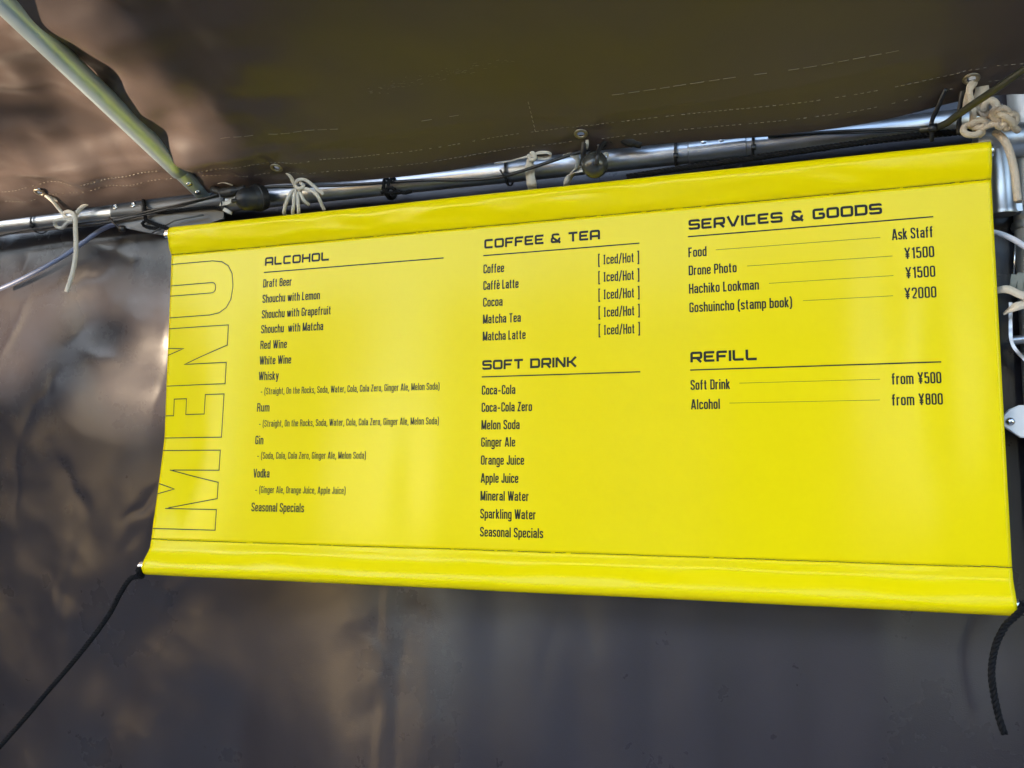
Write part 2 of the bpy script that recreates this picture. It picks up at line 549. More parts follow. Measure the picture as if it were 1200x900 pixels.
def text_mb(s, font, x0, x1, z0, z1, cap, weight, gap, space):
    if font is COND and cap < .012: weight = .128
    if font is COND and cap > .0143: weight = .138
    """set a line of lettering on the banner between x0 and x1 (baseline runs z0 -> z1)"""
    pen = 0.0
    items = []
    for ch in s:
        if ch == ' ':
            pen += space; continue
        wd, strokes = font[ch]
        items.append((pen, strokes))
        pen += wd + gap
    nat = pen - gap
    sx = (x1 - x0 - weight * cap) / nat
    mb = MB()
    hw = weight * cap / 2
    for (p0, strokes) in items:
        for (_, r, pts) in strokes:
            P = [np.array([(p0 + a) * sx, b * cap]) for a, b in pts]
            V, Fc = ribbon(round_path(P, r * cap * 0.9), hw)
            out = []
            for v in V:
                u = x0 + hw + v[0]
                z = z0 + (z1 - z0) * (v[0] / (x1 - x0)) + v[1]
                out.append(bs(u, z))
            mb.add(out, [f[::-1] for f in Fc])
    return mb


def rule_mb(x0, x1, z0, z1, th, off=0.0009):
    n = max(2, int((x1 - x0) / 0.012))
    vs = []
    for i in range(n + 1):
        s = i / n
        u, z = x0 + (x1 - x0) * s, z0 + (z1 - z0) * s
        vs += [bs(u, z + th / 2, off), bs(u, z - th / 2, off)]
    mb = MB()
    mb.add(vs, [(2 * i, 2 * i + 1, 2 * i + 3, 2 * i + 2) for i in range(n)])
    return mb


# ------------------------------------------------------------------ setting: deck
mb = MB()
mb.add([(-9, -1.9, 0), (9, -1.9, 0), (9, 5, 0), (-9, 5, 0)], [(0, 1, 2, 3)])
tag(mb.build('ground', M_deck, smooth=False), kind='structure')

# ------------------------------------------------------------------ wall tarpaulin
def seg_d(x, z, a, b):
    ax, az = a; bx, bz = b
    dx, dz = bx - ax, bz - az
    tt = max(0, min(1, ((x - ax) * dx + (z - az) * dz) / (dx * dx + dz * dz)))
    ex, ez = x - ax - tt * dx, z - az - tt * dz
    side = 1 if (dx * ez - dz * ex) > 0 else -1
    return math.hypot(ex, ez), side, tt


rng = random.Random(21)
CREASES = []
for px, py, ang, ln in [(130, 420, -20, 70), (200, 450, 70, 90), (60, 470, 50, 110), (25, 400, 60, 120), (100, 395, 30, 80),
                        (215, 380, 80, 70), (80, 560, -60, 120), (170, 590, 40, 90), (65, 700, 70, 140), (60, 690, -35, 110),
                        (190, 700, 35, 120), (150, 640, 60, 80), (20, 560, 80, 100), (430, 720, 25, 60), (455, 760, -40, 50),
                        (470, 790, 15, 60), (440, 830, 35, 60), (510, 720, -30, 50), (700, 740, -70, 60), (650, 770, 80, 90),
                        (120, 330, 10, 90), (150, 300, -15, 120), (35, 330, 45, 80)]:
    c = at(px, py, 0.12)
    k = ln / 640.0 / 2
    CREASES.append(((c[0] - k * math.cos(R(ang)), c[2] - k * math.sin(R(ang))), (c[0] + k * math.cos(R(ang)), c[2] + k * math.sin(R(ang))),
                    rng.choice((-1, 1)) * rng.uniform(0.0015, 0.0035) * (1 if px < 260 else 0.45), rng.uniform(0.010, 0.024)))
SEAM_X = float(at(473, 780, 0.13)[0])


def wall_y(x, z):
    y = 0.085 + 0.02 * smooth(2.0, 1.4, z)
    y += -0.05 * smooth(1.75, 0.9, z) * (1 - 2.2 * smooth(-0.55, -1.05, x))   # the foot hangs towards the viewer
    y += 0.030 * mnoise.noise(Vector((x * 1.7, z * 0.55, 1.0)))
    left = smooth(-0.75, -1.15, x)
    y += (0.004 + 0.009 * left) * mnoise.noise(Vector((x * 5.2, z * 4.2, 7.7)))
    y += (0.0008 + 0.0022 * left) * mnoise.noise(Vector((x * 13, z * 11, 2.7)))
    if left > 0.01:
        y -= 0.0022 * left * mnoise.ridged_multi_fractal(Vector((x * 4.2 + 0.3 * z, z * 3.6, 5.5)), 1.0, 2.1, 4, 0.9, 1.6)
    # hanging folds on the right
    y += 0.007 * (1 - left) * mnoise.noise(Vector((x * 9.0, z * 0.7, 5.1))) * smooth(1.7, 1.3, z)
    for (a, b, amp, wd) in CREASES:
        if abs(x - a[0]) < 0.25 and abs(z - a[1]) < 0.3:
            wx = x + 0.012 * mnoise.noise(Vector((x * 22, z * 22, amp * 900)))
            wz = z + 0.012 * mnoise.noise(Vector((z * 22, x * 22, amp * 700)))
            d, side, tt = seg_d(wx, wz, a, b)
            y += amp * math.exp(-(d / wd) ** 1.5) * math.sin(math.pi * (0.06 + 0.88 * tt))
    d = abs(x - SEAM_X)
    if d < 0.05:
        y += -0.0007 * smooth(0.018, 0.012, d)
        y += 0.0013 * mnoise.noise(Vector((x * 40, z * 14, 9))) * smooth(0.05, 0.01, d)
    if x > 0.30:                                             # turns forward behind the corner post
        y -= 0.9 * (x - 0.30) * smooth(0.30, 0.42, x)
    return y


mb = MB()
xs = np.concatenate([np.linspace(-2.6, -1.72, 23)[:-1], np.arange(-1.72, -0.85, 0.0045), np.arange(-0.85, 0.60, 0.008)])
zs = np.concatenate([np.linspace(0.05, 1.0, 24)[:-1], np.arange(1.0, 2.32, 0.006)])
zs = zs[zs < 2.30]
vs = [(x, wall_y(x, z), z) for z in zs for x in xs]
# the top of the sheet laps forward over the pipe, above the roof sheet's hem
lap = [(.02, 2.325), (-.06, 2.345), (-.16, 2.372), (-.30, 2.41), (-.55, 2.49)]
vs += [(x, yy + (0.03 if k == 0 else 0), z) for k, (yy, z) in enumerate(lap) for x in xs]
nx = len(xs)
nr = len(zs) + len(lap)
mb.add(vs, [(j * nx + i, j * nx + i + 1, (j + 1) * nx + i + 1, (j + 1) * nx + i) for j in range(nr - 1) for i in range(nx - 1)])
tag(mb.build('wall_tarpaulin', M_wall), 'dark brown satin tarpaulin wall hanging behind the yellow menu banner', 'tarpaulin')

# ------------------------------------------------------------------ roof tarpaulin
SL = 0.327
cS, sS = 1 / math.hypot(1, SL), SL / math.hypot(1, SL)
EDGE = [(-3, 2.07), (-1.78, 2.088), (-1.6, 2.070), (-1.42, 2.076), (-1.28, 2.078), (-1.1, 2.084), (-.97, 2.084), (-.79, 2.069), (-.66, 2.060), (-.52, 2.058),
        (-.40, 2.066), (-.28, 2.064), (-.14, 2.062), (0, 2.056), (.085, 2.056), (.16, 2.064), (.235, 2.079), (.4, 2.06), (.6, 2.05), (.735, 2.08), (1.2, 2.06)]
EX = np.array([e[0] for e in EDGE]); EZ = np.array([e[1] for e in EDGE])


def edge_z(x):
    return float(np.mean([np.interp(x + d, EX, EZ) for d in (-.04, -.02, 0, .02, .04)]))


GROM = [-1.287, -0.789, -0.2805, 0.2225]


def roof_pt(x, s, off=0.0):
    """s = metres up the slope from the lower hem; off = metres below the sheet"""
    ez = edge_z(x)
    base = 2.080
    z = base + (ez - base) * math.exp(-max(0, s) / 0.16) + sS * s
    y = -0.020 - cS * s
    left = smooth(-0.55, -0.95, x)
    h = (0.003 + 0.030 * left) * mnoise.noise(Vector((x * 6.0, s * 7.0, 11))) * smooth(0, 0.06, s)
    h += (0.0008 + 0.007 * left) * mnoise.noise(Vector((x * 17.0, s * 15.0, 4)))
    h += 0.0055 * left * mnoise.noise(Vector((x * 10.0, s * 26.0, 14))) * smooth(0.0, 0.03, s)
    h += 0.0035 * left * mnoise.ridged_multi_fractal(Vector((x * 5.0, s * 6.0, 3.1)), 1.0, 2.1, 3, 0.9, 1.6) * smooth(0.02, 0.08, s)
    h += 0.0035 * mnoise.noise(Vector((x * 5.5 + s * 6, s * 3.5 - x, 31))) * smooth(0.03, 0.15, s)
    h += 0.010 * mnoise.noise(Vector((x * 1.7, s * 2.5, 21))) * smooth(0.02, 0.2, s)
    # two soft cross wrinkles near the hem and puckers that run out from the eyelets
    h += 0.0016 * math.exp(-((s - 0.062 - 0.01 * math.sin(x * 9)) / 0.008) ** 2) * (0.3 + left)
    for gx in GROM:
        d = math.hypot(x - gx, s - 0.020)
        if d < 0.2:
            a = math.atan2(s - 0.02, x - gx)
            h += 0.0016 * math.sin(a * 5 + gx * 7) * math.exp(-d / 0.05) * smooth(0.008, 0.03, d)
    if s < 0:                                     # hem lip turned down and back
        k = 0.5 + 0.5 * smooth(-0.80, -0.95, x)
        z = ez + s * 0.40 * k
        y = -0.020 - s * 0.88 * k
        h = 0
    h -= 0.0185 * left * smooth(0.03, 0.12, s)
    h += off
    return np.array([x, y - h * sS, z - h * cS])


mb = MB()
xs = np.concatenate([np.linspace(-2.9, -1.75, 30)[:-1], np.arange(-1.75, 0.62, 0.0055)])
ss = np.concatenate([[-0.036, -0.027, -0.018, -0.009], np.arange(0, 0.56, 0.0055), np.linspace(0.60, 1.55, 18)])
nx = len(xs)
vs = [roof_pt(x, s) for s in ss for x in xs]
fs = []
for j in range(len(ss) - 1):
    for i in range(nx - 1):
        cx, cs_ = (xs[i] + xs[i + 1]) / 2, (ss[j] + ss[j + 1]) / 2
        if any(math.hypot(cx - g, cs_ - 0.020) < 0.0058 for g in GROM):
            continue
        fs.append((j * nx + i, j * nx + i + 1, (j + 1) * nx + i + 1, (j + 1) * nx + i))
mb.add(vs, fs)
roof = mb.build('roof_tarpaulin', M_roof)
tag(roof, 'dark brown roof tarpaulin sloping overhead, its stitched hem laced to the pipe', 'tarpaulin')


def stitch_row(sfun, x0, x1, ln, gapf, th, name='stitching', keep=None, mat_=None):
    mb = MB()
    x = x0
    rr = random.Random(int((x0 + 5) * 1000) + int(sfun(0) * 10000))
    while x < x1:
        l = ln * rr.uniform(0.8, 1.15)
        if keep is None or keep(x, rr):
            pts = [roof_pt(x + l * k, sfun(x + l * k), 0.0007) for k in (0, 0.5, 1)]
            add_tube(mb, pts, th * rr.uniform(0.75, 1.2), 5)
        x += l * gapf
    return mb.build(name, mat_ or M_thread, roof)


stitch_row(lambda x: 0.008 + 0.0015 * math.sin(x * 4), -1.7, 0.6, 0.0042, 1.9, 0.00034, keep=lambda x, r: r.random() < 0.8 and min(abs(x - g) for g in GROM) > .014)
stitch_row(lambda x: 0.034 + 0.0015 * math.sin(x * 4 + 1), -1.7, 0.6, 0.0042, 1.9, 0.00034, keep=lambda x, r: r.random() < 0.85)
# loose upper seam thread: long pale floats
stitch_row(lambda x: 0.088 + 0.004 * math.sin(x * 7 + .6), -1.0, 0.34, 0.016, 1.35, 0.00032,
           keep=lambda x, r: (math.sin(x * 23) + math.sin(x * 9.1 + 2) > -0.1) and r.random() < 0.8)
mb = MB()                                                    # short cross seam beside the middle eyelet
for k in range(7):
    s0 = 0.033 + 0.0085 * k
    add_tube(mb, [roof_pt(-0.345 + 0.0008 * k, s0, .0007), roof_pt(-0.345 + 0.0008 * k, s0 + .0045, .0007)], 0.00045, 5)
mb.build('stitching', M_thread, roof)
for gx in GROM:
    c = roof_pt(gx, 0.020, 0.0015)
    mb = MB()
    add_torus(mb, c, (0, -sS, -cS), 0.0078, 0.0026, 30, 10, 0.6)
    mb.build('grommet', M_grommet, roof)
# chafed scratches near the middle of the sheet
mb = MB()
rr = random.Random(5)
for k in range(80):
    tt = rr.random()
    x = -0.56 + 0.22 * tt + rr.uniform(-.01, .01)
    s = 0.150 + 0.02 * tt + rr.gauss(0, .004)
    l = rr.uniform(.001, .005)
    add_tube(mb, [roof_pt(x, s, .0004), roof_pt(x + l, s + rr.uniform(-.001, .001), .0004)], rr.uniform(.00015, .0003), 4)
mb.build('scuff_marks', mat('scuffed_coating', (0.16, 0.14, 0.11), 0.8), roof)

# ------------------------------------------------------------------ added unseen panels that block and shape the light
def shade_pt(X, z, D):           # point D metres towards the sun from (X, 0, z)
    return (X - sdir.x * D, -sdir.y * D, z - sdir.z * D)


D = 3.4
SHADES = [
    [(-1.13, -1.2), (-1.10, 1.47), (-1.14, 1.68), (-1.09, 1.82), (-1.04, 1.92), (-1.02, 2.075), (-0.95, 2.10), (-0.84, 2.115), (-0.79, 2.15), (-0.74, 2.165), (-0.72, 2.215),
     (-0.67, 2.235), (-0.66, 2.30), (-0.58, 2.34), (-0.55, 2.40), (-0.3, 2.5), (0.05, 2.6), (1.0, 2.6), (1.0, 1.97), (0.43, 1.93), (0.42, 1.7), (0.42, -1.2)],
    [(-3.4, 1.93), (-1.75, 1.925), (-1.5, 1.92), (-1.38, 1.905), (-1.2, 1.875), (-1.04, 1.87), (-1.02, 2.07), (-1.2, 2.09), (-1.42, 2.083), (-1.7, 2.09), (-3.4, 2.095)],
    [(-3.4, -1.2), (-3.4, 1.67), (-1.75, 1.68), (-1.53, 1.70), (-1.47, 1.81), (-1.33, 1.85), (-1.22, 1.83), (-1.29, 1.76), (-1.385, 1.71), (-1.40, 1.67),
     (-1.35, 1.63), (-1.25, 1.60), (-1.17, 1.66), (-1.12, 1.64), (-1.0, 1.5), (-1.0, -1.2)],
    [(-1.16, 2.21), (-1.09, 2.20), (-1.03, 2.235), (-0.95, 2.225), (-0.90, 2.255), (-0.93, 2.30), (-0.99, 2.295), (-1.03, 2.33), (-1.10, 2.315), (-1.13, 2.27), (-1.20, 2.25)],
]
for k, outl in enumerate(SHADES):
    mb = MB()
    o3 = [shade_pt(x, z, D + .05 * k) for x, z in outl]
    o3b = [(x - 0.01, y - 0.01, z) for x, y, z in o3]
    n = len(o3)
    mb.add(o3 + o3b, [tuple(range(n)), tuple(range(2 * n - 1, n - 1, -1))] + [(i, n + i, n + (i + 1) % n, (i + 1) % n) for i in range(n)])
    tag(mb.build('unseen_panel', M_wall, smooth=False), kind='structure')  # unseen blocker, added to carve the sunlit patches on wall and roof

M_blue = mat('blue_reflection_panel', (0.12, 0.36, 0.80), 0.5, var=.15, vscale=4)  # colour of an added unseen panel, reflected in the wall
M_greypanel = mat('grey_reflection_panel', (0.12, 0.13, 0.145), 0.6, var=.15, vscale=4)
for (xa, xb, zt, yy, m_) in ((-1.66, -1.30, 2.55, -2.6, M_wall), (-1.24, -1.04, 2.50, -2.62, M_greypanel), (-1.02, -0.78, 2.55, -2.6, M_wall), (-0.76, -0.36, 2.45, -2.6, M_blue), (-0.34, 0.33, 2.55, -2.62, M_wall),
                             (0.55, 2.6, 2.55, -2.6, M_wall), (-6.2, -2.90, 2.6, -2.45, M_wall), (-2.72, -1.94, 2.58, -2.5, M_wall), (0.325, 0.56, 1.30, -2.64, M_wall)):  # unseen panels added behind the camera to shape reflections in banner and wall
    mb = MB()
    k = 24
    f_ = [(xa + (xb - xa) * i / k, yy + .02 * math.sin(i * 1.1 + xa), z) for z in (0.02 if xa > -5 else 1.14, zt) for i in range(k + 1)]
    b_ = [(x, y - .004, z) for x, y, z in f_]
    n = len(f_)
    mb.add(f_ + b_, [(i, i + 1, k + 2 + i, k + 1 + i) for i in range(k)] + [(n + i + 1, n + i, n + k + 1 + i, n + k + 2 + i) for i in range(k)])
    tag(mb.build('unseen_panel', m_), kind='structure')

mb = MB()
f_ = [(-2.40 + .03 * math.sin(i), 0.10 - .75 * i / 16, z) for z in (0.02, 2.2) for i in range(17)]
mb.add(f_, [(i, i + 1, 18 + i, 17 + i) for i in range(16)])
o = mb.build('unseen_side_panel', M_wall)  # unseen sheet added to keep sky light off the left wall
o.modifiers.new('thickness', 'SOLIDIFY').thickness = 0.003
tag(o, kind='structure')

# ------------------------------------------------------------------ header pipe
PR = 0.0172
PY = 0.035


def pipe_z(x):
    return 2.0545 + 0.004 * (-0.4 - x) * (1 if x < -0.4 else 0.6)


def pipe_pt(x, dy=0, dz=0):
    return np.array([x, PY + dy, pipe_z(x) + dz])


pipe = thing('header_pipe', 'long galvanised pipe running behind the top edge of the yellow banner', 'pipe', pipe_pt(-0.45))
mb = MB(); add_tube(mb, [pipe_pt(x) for x in np.linspace(-2.4, 0.27, 40)], PR, 28)
mb.build('tube', M_galv, pipe)
xa, xb = at(806, 176, 0.02)[0], at(875, 169, 0.02)[0]
mb = MB(); add_tube(mb, [pipe_pt(xa), pipe_pt(xa + .0015), pipe_pt(xb - .0015), pipe_pt(xb)], [PR + .0002, PR + .0016, PR + .0016, PR + .0002], 28)
sl = mb.build('coupling_sleeve', M_galv, pipe, auto=40)
for px in (825, 846):
    x = at(px, 173, 0.02)[0]
    mb = MB()
    a = np.array([0, -0.92, 0.38])
    add_lathe(mb, [(0, .0052), (.0012, .0050), (.0024, .0036), (.0030, .0015), (.0031, 0)], pipe_pt(x) + a * (PR + .0008), a, 16)
    mb.build('rivet', M_galv, sl)
x = at(883, 158, 0.02)[0]
mb = MB()
add_lathe(mb, [(0, .0055), (.004, .0055), (.006, .0035), (.0065, 0)], pipe_pt(x) + np.array([0, -.004, PR - .002]), (0, -.2, 1), 16)
mb.build('bolt_head', M_dull, pipe)

# ------------------------------------------------------------------ three-way connector and rafter
P1 = at(240, 226, 0.02)
XC = float(P1[0])
conn = thing('pipe_connector', 'dull grey riveted sleeve joining the rafter to the long pipe', 'pipe joint', pipe_pt(XC))
xa, xb = at(128, 250, 0.015)[0], at(262, 240, 0.015)[0]
mb = MB()
add_tube(mb, [pipe_pt(xa), pipe_pt(xa + .002), pipe_pt(xb - .002), pipe_pt(xb)], [PR + .0003, PR + .0035, PR + .0035, PR + .0003], 28)
sleeve = mb.build('sleeve', M_dull, conn, auto=40)
for (px, py) in ((135, 242), (156, 240)):
    x = at(px, py, 0.015)[0]
    a = np.array([0, -0.95, 0.32])
    mb = MB(); p0 = pipe_pt(x) + a * (PR + .0030)
    add_lathe(mb, [(0, .0058), (.0014, .0056), (.0022, .0044), (.0022, .0026), (.0012, .0024)], p0, a, 16)
    mb.build('rivet', M_chrome, sleeve)
# folded gusset under the sleeve
mb = MB()
front = pxs([(122, 257, .018), (150, 268, .012), (178, 274, .010), (199, 277, .012), (222, 270, .016), (262, 256, .02), (262, 244, .016), (190, 250, .012), (128, 255, .014)])
back = [p + np.array([0, .005, 0]) for p in front]
n = len(front)
mb.add(front + back, [tuple(range(n)), tuple(range(2 * n - 1, n - 1, -1))] + [(i, (i + 1) % n, n + (i + 1) % n, n + i) for i in range(n)])
gus = mb.build('gusset', M_dull, conn, smooth=False)
mb = MB()
add_tube(mb, pxs([(178, 273, .006), (205, 258, .004), (238, 252, .006)]), 0.0016, 8)
mb.build('folded_edge', M_dull, gus)
rd = np.array([0.0, -cS, sS])                    # direction up the rafter
rp0 = np.array([XC, PY - .004, pipe_z(XC) + .010])


def raf(d): return rp0 + rd * d


d_end = 0.078
mb = MB()
add_tube(mb, [raf(0.004), raf(d_end + .01)], 0.0148, 24)
sock = mb.build('rafter_socket', M_zinc, conn, auto=40)
for dd in (0.034, 0.058):
    a = np.array([0.42, -sS * .9, -cS * .9]); a /= np.linalg.norm(a)
    mb = MB(); add_lathe(mb, [(0, .0052), (.0012, .0050), (.0022, .0034), (.0027, .0012), (.0028, 0)], raf(dd) + a * .0143, a, 16)
    mb.build('rivet', M_chrome, sock)
rafter = thing('rafter_pipe', 'greenish zinc rafter pipe slanting up under the brown roof at upper left', 'pipe', raf(d_end))
mb = MB()
add_tube(mb, [raf(d_end), raf(d_end + .0015)] + [raf(d) for d in np.linspace(d_end + .03, 1.5, 20)], [.0155, .0168] + [.0168] * 20, 28)
mb.build('tube', M_zinc, rafter)

# ------------------------------------------------------------------ corner post and its fittings at the right
PX, PYc = 0.304, 0.055
post = thing('corner_post', 'grey steel corner post at the right end of the long pipe', 'post', (PX, PYc, 0))
mb = MB(); add_tube(mb, [(PX, PYc, z) for z in np.linspace(0, 2.30, 24)], 0.022, 28)
mb.build('tube', mat('grey_post_steel', (0.36, 0.35, 0.32), 0.42, metal=0.35, var=0.15, vscale=20), post)
mb = MB(); add_lathe(mb, [(0, .0245), (.004, .0262), (.010, .0245), (.011, .022)], (PX, PYc, 1.905), (0, 0, 1), 28)
mb.build('collar', M_galv, post, auto=40)
c = at(1175, 250, 0.03)
sx, sy = float(c[0]), 0.03
mb = MB()
add_lathe(mb, [(0, .0128), (0, .0166), (.003, .0172), (.006, .0160), (.035, .0160), (.085, .0160), (.095, .013), (.10, .012)], (sx, sy, c[2] - .002), (0, 0, 1), 28)
add_lathe(mb, [(0.0005, .0128), (.05, .0128)], (sx, sy, c[2] - .002), (0, 0, 1), 28)
mb.build('drop_socket', M_galv, post, auto=40)
mb = MB()
add_lathe(mb, [(0, .0215), (.012, .023), (.05, .0232), (.062, .0215)], at(1172, 163, 0.035) + np.array([-.03, 0, -.004]), (1, 0, 0), 24)
mb.build('elbow', M_galv, post, auto=40)
mb = MB()
add_box(mb, (sx + .0185, sy + .006, c[2] + .006), (.004, .008, .005))
mb.build('lug', M_galv, post, smooth=False)
# bracket handle
hb = pxs([(1184.5, 356, 0.03), (1184.5, 385, 0.028), (1185.5, 400, 0.026), (1191, 411, 0.026), (1203, 424, 0.026), (1215, 436, 0.026)])
mb = MB(); add_strap(mb, hb, 0.016, 0.004, (0.25, 1, 0))
hnd = mb.build('bracket', M_galv, post, auto=40)
mb = MB(); add_tube(mb, pxs([(1186, 399, .034), (1216, 396, .034)]), 0.0058, 14)
mb.build('pin', M_galv, hnd, auto=50)
mb = MB(); add_tube(mb, pxs([(1189, 285, .03), (1189, 303, .03), (1187.5, 324, .03)]), 0.0012, 8)
mb.build('wire_clip', M_chrome, post)
mb = MB()
for (a, b_) in (((1189, 322), (1186, 340)), ((1196, 320), (1195, 343))):
    add_strap(mb, pxs([(*a, .03), ((a[0] + b_[0]) / 2, (a[1] + b_[1]) / 2, .028), (*b_, .03)]), .0075, .003, (1, 0, 0))
mb.build('clamp_lever', mat('olive_grey_paint', (0.22, 0.22, 0.17), 0.5, var=.1), post, auto=40)
# white hinge plate with rivet
lat = thing('hinge_plate', 'white rounded metal plate with one rivet beside the right banner edge', 'bracket', at(1187, 494, 0.02))
base = [(1174, 494), (1175.5, 487), (1183, 479.5), (1194, 475), (1225, 473), (1225, 514), (1196, 513), (1184, 505), (1176.5, 500)]
front = [at(a, b_, 0.018) for a, b_ in base]
back = [p + np.array([.0, .006, 0]) for p in front]
cen = np.mean(front, axis=0)
inner = [cen + (p - cen) * 0.93 + np.array([0, -.0012, 0]) for p in front]
n = len(front)
mb = MB()
mb.add(inner + front + back, [tuple(range(n))[::-1]] + [(i, (i + 1) % n, n + (i + 1) % n, n + i) for i in range(n)] + [(n + i, n + (i + 1) % n, 2 * n + (i + 1) % n, 2 * n + i) for i in range(n)])
mb.build('plate', M_white_plate, lat, smooth=False)
mb = MB(); add_lathe(mb, [(0, .0055), (.001, .0054), (.0026, .0042), (.0036, .002), (.0038, 0)], at(1184, 494, 0.0165), (0, -1, 0), 18)
mb.build('rivet', M_chrome, lat)

# ------------------------------------------------------------------ menu banner
ban = thing('menu_banner', 'bright yellow vinyl menu banner printed with black drink and goods lists', 'banner', ((XL + XR) / 2, 0, 1.45))
nxb = 230
us = np.linspace(0, WB, nxb)


def solid(o, th=0.0008):
    md = o.modifiers.new('thickness', 'SOLIDIFY')
    md.thickness = th
    md.offset = 1.0
    return o


def grid_mb(rows):
    mb = MB()
    vs = [p for r in rows for p in r]
    n = len(rows[0])
    mb.add(vs, [(j * n + i, (j + 1) * n + i, (j + 1) * n + i + 1, j * n + i + 1) for j in range(len(rows) - 1) for i in range(n - 1)])
    return mb


def left_flare(z):               # the lower left corner runs out a little
    return -0.004 * smooth(1.47, 1.43, z)


rows = [[(XL + u, ban_y(XL + u, z), z) for u in us] for z in np.linspace(Z_TS, Z_BS, 130)]
solid(grid_mb(rows).build('printed_sheet', M_vinyl, ban))

RT_Z, RT_R = 1.9965, 0.0112      # rod in the top pocket
RB_Z, RB_R = 1.4278, 0.0112


def pocket(top):
    rows = []
    if top:
        prof = []
        for k in range(13):      # front, seam up to the rod
            s = k / 12
            prof.append((-(RT_R + .001) * (s ** 0.8) - 0.0016 * math.sin(math.pi * s), Z_TS + (RT_Z - Z_TS) * s))
        for k in range(1, 15):
            a = math.pi * k / 14
            prof.append((-(RT_R + .001) * math.cos(a), RT_Z + (RT_R + .001) * math.sin(a)))
        for k in range(1, 8):
            s = k / 7
            prof.append(((RT_R + .001) * (1 - s) + .0014 * s, RT_Z + (Z_TS - .004 - RT_Z) * s))
        for (dy, z) in prof:
            rows.append([(XL + u, ban_y(XL + u, Z_TS) + dy
                          + (0.0016 * mnoise.noise(Vector((u * 16, z * 60, 2))) + .0011 * mnoise.noise(Vector((u * 5, z * 45, 12)))) * (1 if 0 < (z - Z_TS) < .036 and dy < -.001 else 0),
                          z + 0.0012 * mnoise.noise(Vector((u * 4, 0, 8)))) if abs(z - Z_TS) > 1e-6 or dy < -1e-6 else (XL + u, ban_y(XL + u, z), z) for u in us])
        rows = rows[::-1]
    else:
        prof = []
        for k in range(17):
            s = k / 16
            prof.append((-0.0155 * smooth(0.10, 1.05, s) / smooth(0.10, 1.05, 1.0) - .0012 * math.sin(math.pi * min(1, s / .3)), Z_BS + (RB_Z - Z_BS) * s))
        for k in range(1, 15):
            a = math.pi * k / 14
            prof.append((-.0155 + (RB_R + .001) * (1 - math.cos(a)), RB_Z - (RB_R + .001) * math.sin(a)))
        yb_ = -.0155 + 2 * (RB_R + .001)
        for k in range(1, 8):
            s = k / 7
            prof.append((yb_ * (1 - s) + .0014 * s, RB_Z + (Z_BS + .004 - RB_Z) * s))
        for (dy, z) in prof:
            rows.append([(XL + u + left_flare(z) * (1 - smooth(0, .06, u)), ban_y(XL + u, max(z, 1.43)) + dy
                          + (.0011 * mnoise.noise(Vector((u * 13, z * 50, 4))) * (1 if .002 < (Z_BS - z) < .044 and dy < -.001 else 0)),
                          z + .0008 * mnoise.noise(Vector((u * 4, 0, 18))) * smooth(Z_BS, Z_BS - .02, z)) for u in us])
    return grid_mb(rows)


solid(pocket(True).build('pole_pocket', M_vinyl, ban))
solid(pocket(False).build('pole_pocket', M_vinyl, ban))
mb = MB(); add_tube(mb, [(XL - .010, .0, RT_Z), (XR + .003, .0, RT_Z)], RT_R - .001, 20)
mb.build('support_rod', M_chrome, ban, auto=40)
yl = ban_y(XL, 1.43) - .0155 + RB_R + .001
yr = ban_y(XR, 1.43) - .0155 + RB_R + .001
mb = MB()
add_tube(mb, [(XL - .016, yl, RB_Z)] + [(XL + u, ban_y(XL + u, 1.43) - .0155 + RB_R + .001, RB_Z) for u in np.linspace(0, WB, 40)] + [(XR + .004, yr, RB_Z)], RB_R - .0022, 20)
mb.build('support_rod', M_chrome, ban, auto=40)
for z in (Z_TS, Z_BS):           # black seam threads with a wandering line
    mb = MB()
    rr = random.Random(int(z * 100))
    u = 0.0008
    while u < WB - .002:
        l = rr.uniform(.003, .0075)
        zz = z + .0006 * mnoise.noise(Vector((u * 30, z, 0))) + (.0007 if u > WB - .035 or u < .03 else 0)
        th = .00050 if (u > WB - .05 or u < .022) else .00034
        if rr.random() < .94:
            add_tube(mb, [bs(u, zz, .0011), bs(min(WB, u + l * .94), zz + rr.uniform(-.0003, .0003), .0011)], th, 5)
        u += l
    mb.build('seam_stitching', M_thread_dark, ban)

# outlined title, read upwards along the left edge and cut off by it
SW = 0.0017
e0 = 0.0006


def outline(path, r=0.0):
    P = round_path([np.array(p) for p in path], r)
    D_ = []
    for a, b_ in zip(P[:-1], P[1:]):
        m = max(1, int(np.linalg.norm(b_ - a) / .008))
        D_ += [a + (b_ - a) * k / m for k in range(m)]
    D_.append(P[-1])
    V, Fc = ribbon(D_, SW / 2)
    return [bs(v[0], v[1]) for v in V], [f[::-1] for f in Fc]


TITLE = {
 'U': [([(e0, 1.9431), (.1292, 1.9431), (.1292, 1.8491), (e0, 1.8491)], .044), ([(e0, 1.9052), (.0945, 1.9052), (.0945, 1.8872), (e0, 1.8872)], .0088)],
 'N': [([(e0, 1.8300), (.1242, 1.8300), (.1242, 1.7956), (.0365, 1.7664), (.1242, 1.7664), (.1242, 1.7305), (e0, 1.7305)], 0), ([(e0, 1.7957), (.0335, 1.7941), (e0, 1.7838)], 0)],
 'E': [([(e0, 1.6793), (.0178, 1.6793), (.0178, 1.7076), (.0450, 1.7076), (.0450, 1.6806), (.0860, 1.6806), (.0860, 1.7134), (.1235, 1.7134), (.1235, 1.6415), (e0, 1.6415)], 0)],
 'M': [([(e0, 1.6202), (.1230, 1.6202), (.1230, 1.5873), (.0200, 1.5873), (.1230, 1.5676), (.1230, 1.5411), (.0200, 1.5235), (.1230, 1.5235), (.1230, 1.4903), (e0, 1.4903)], 0), ([(e0, 1.5645), (.034, 1.5557), (e0, 1.5475)], 0)],
}
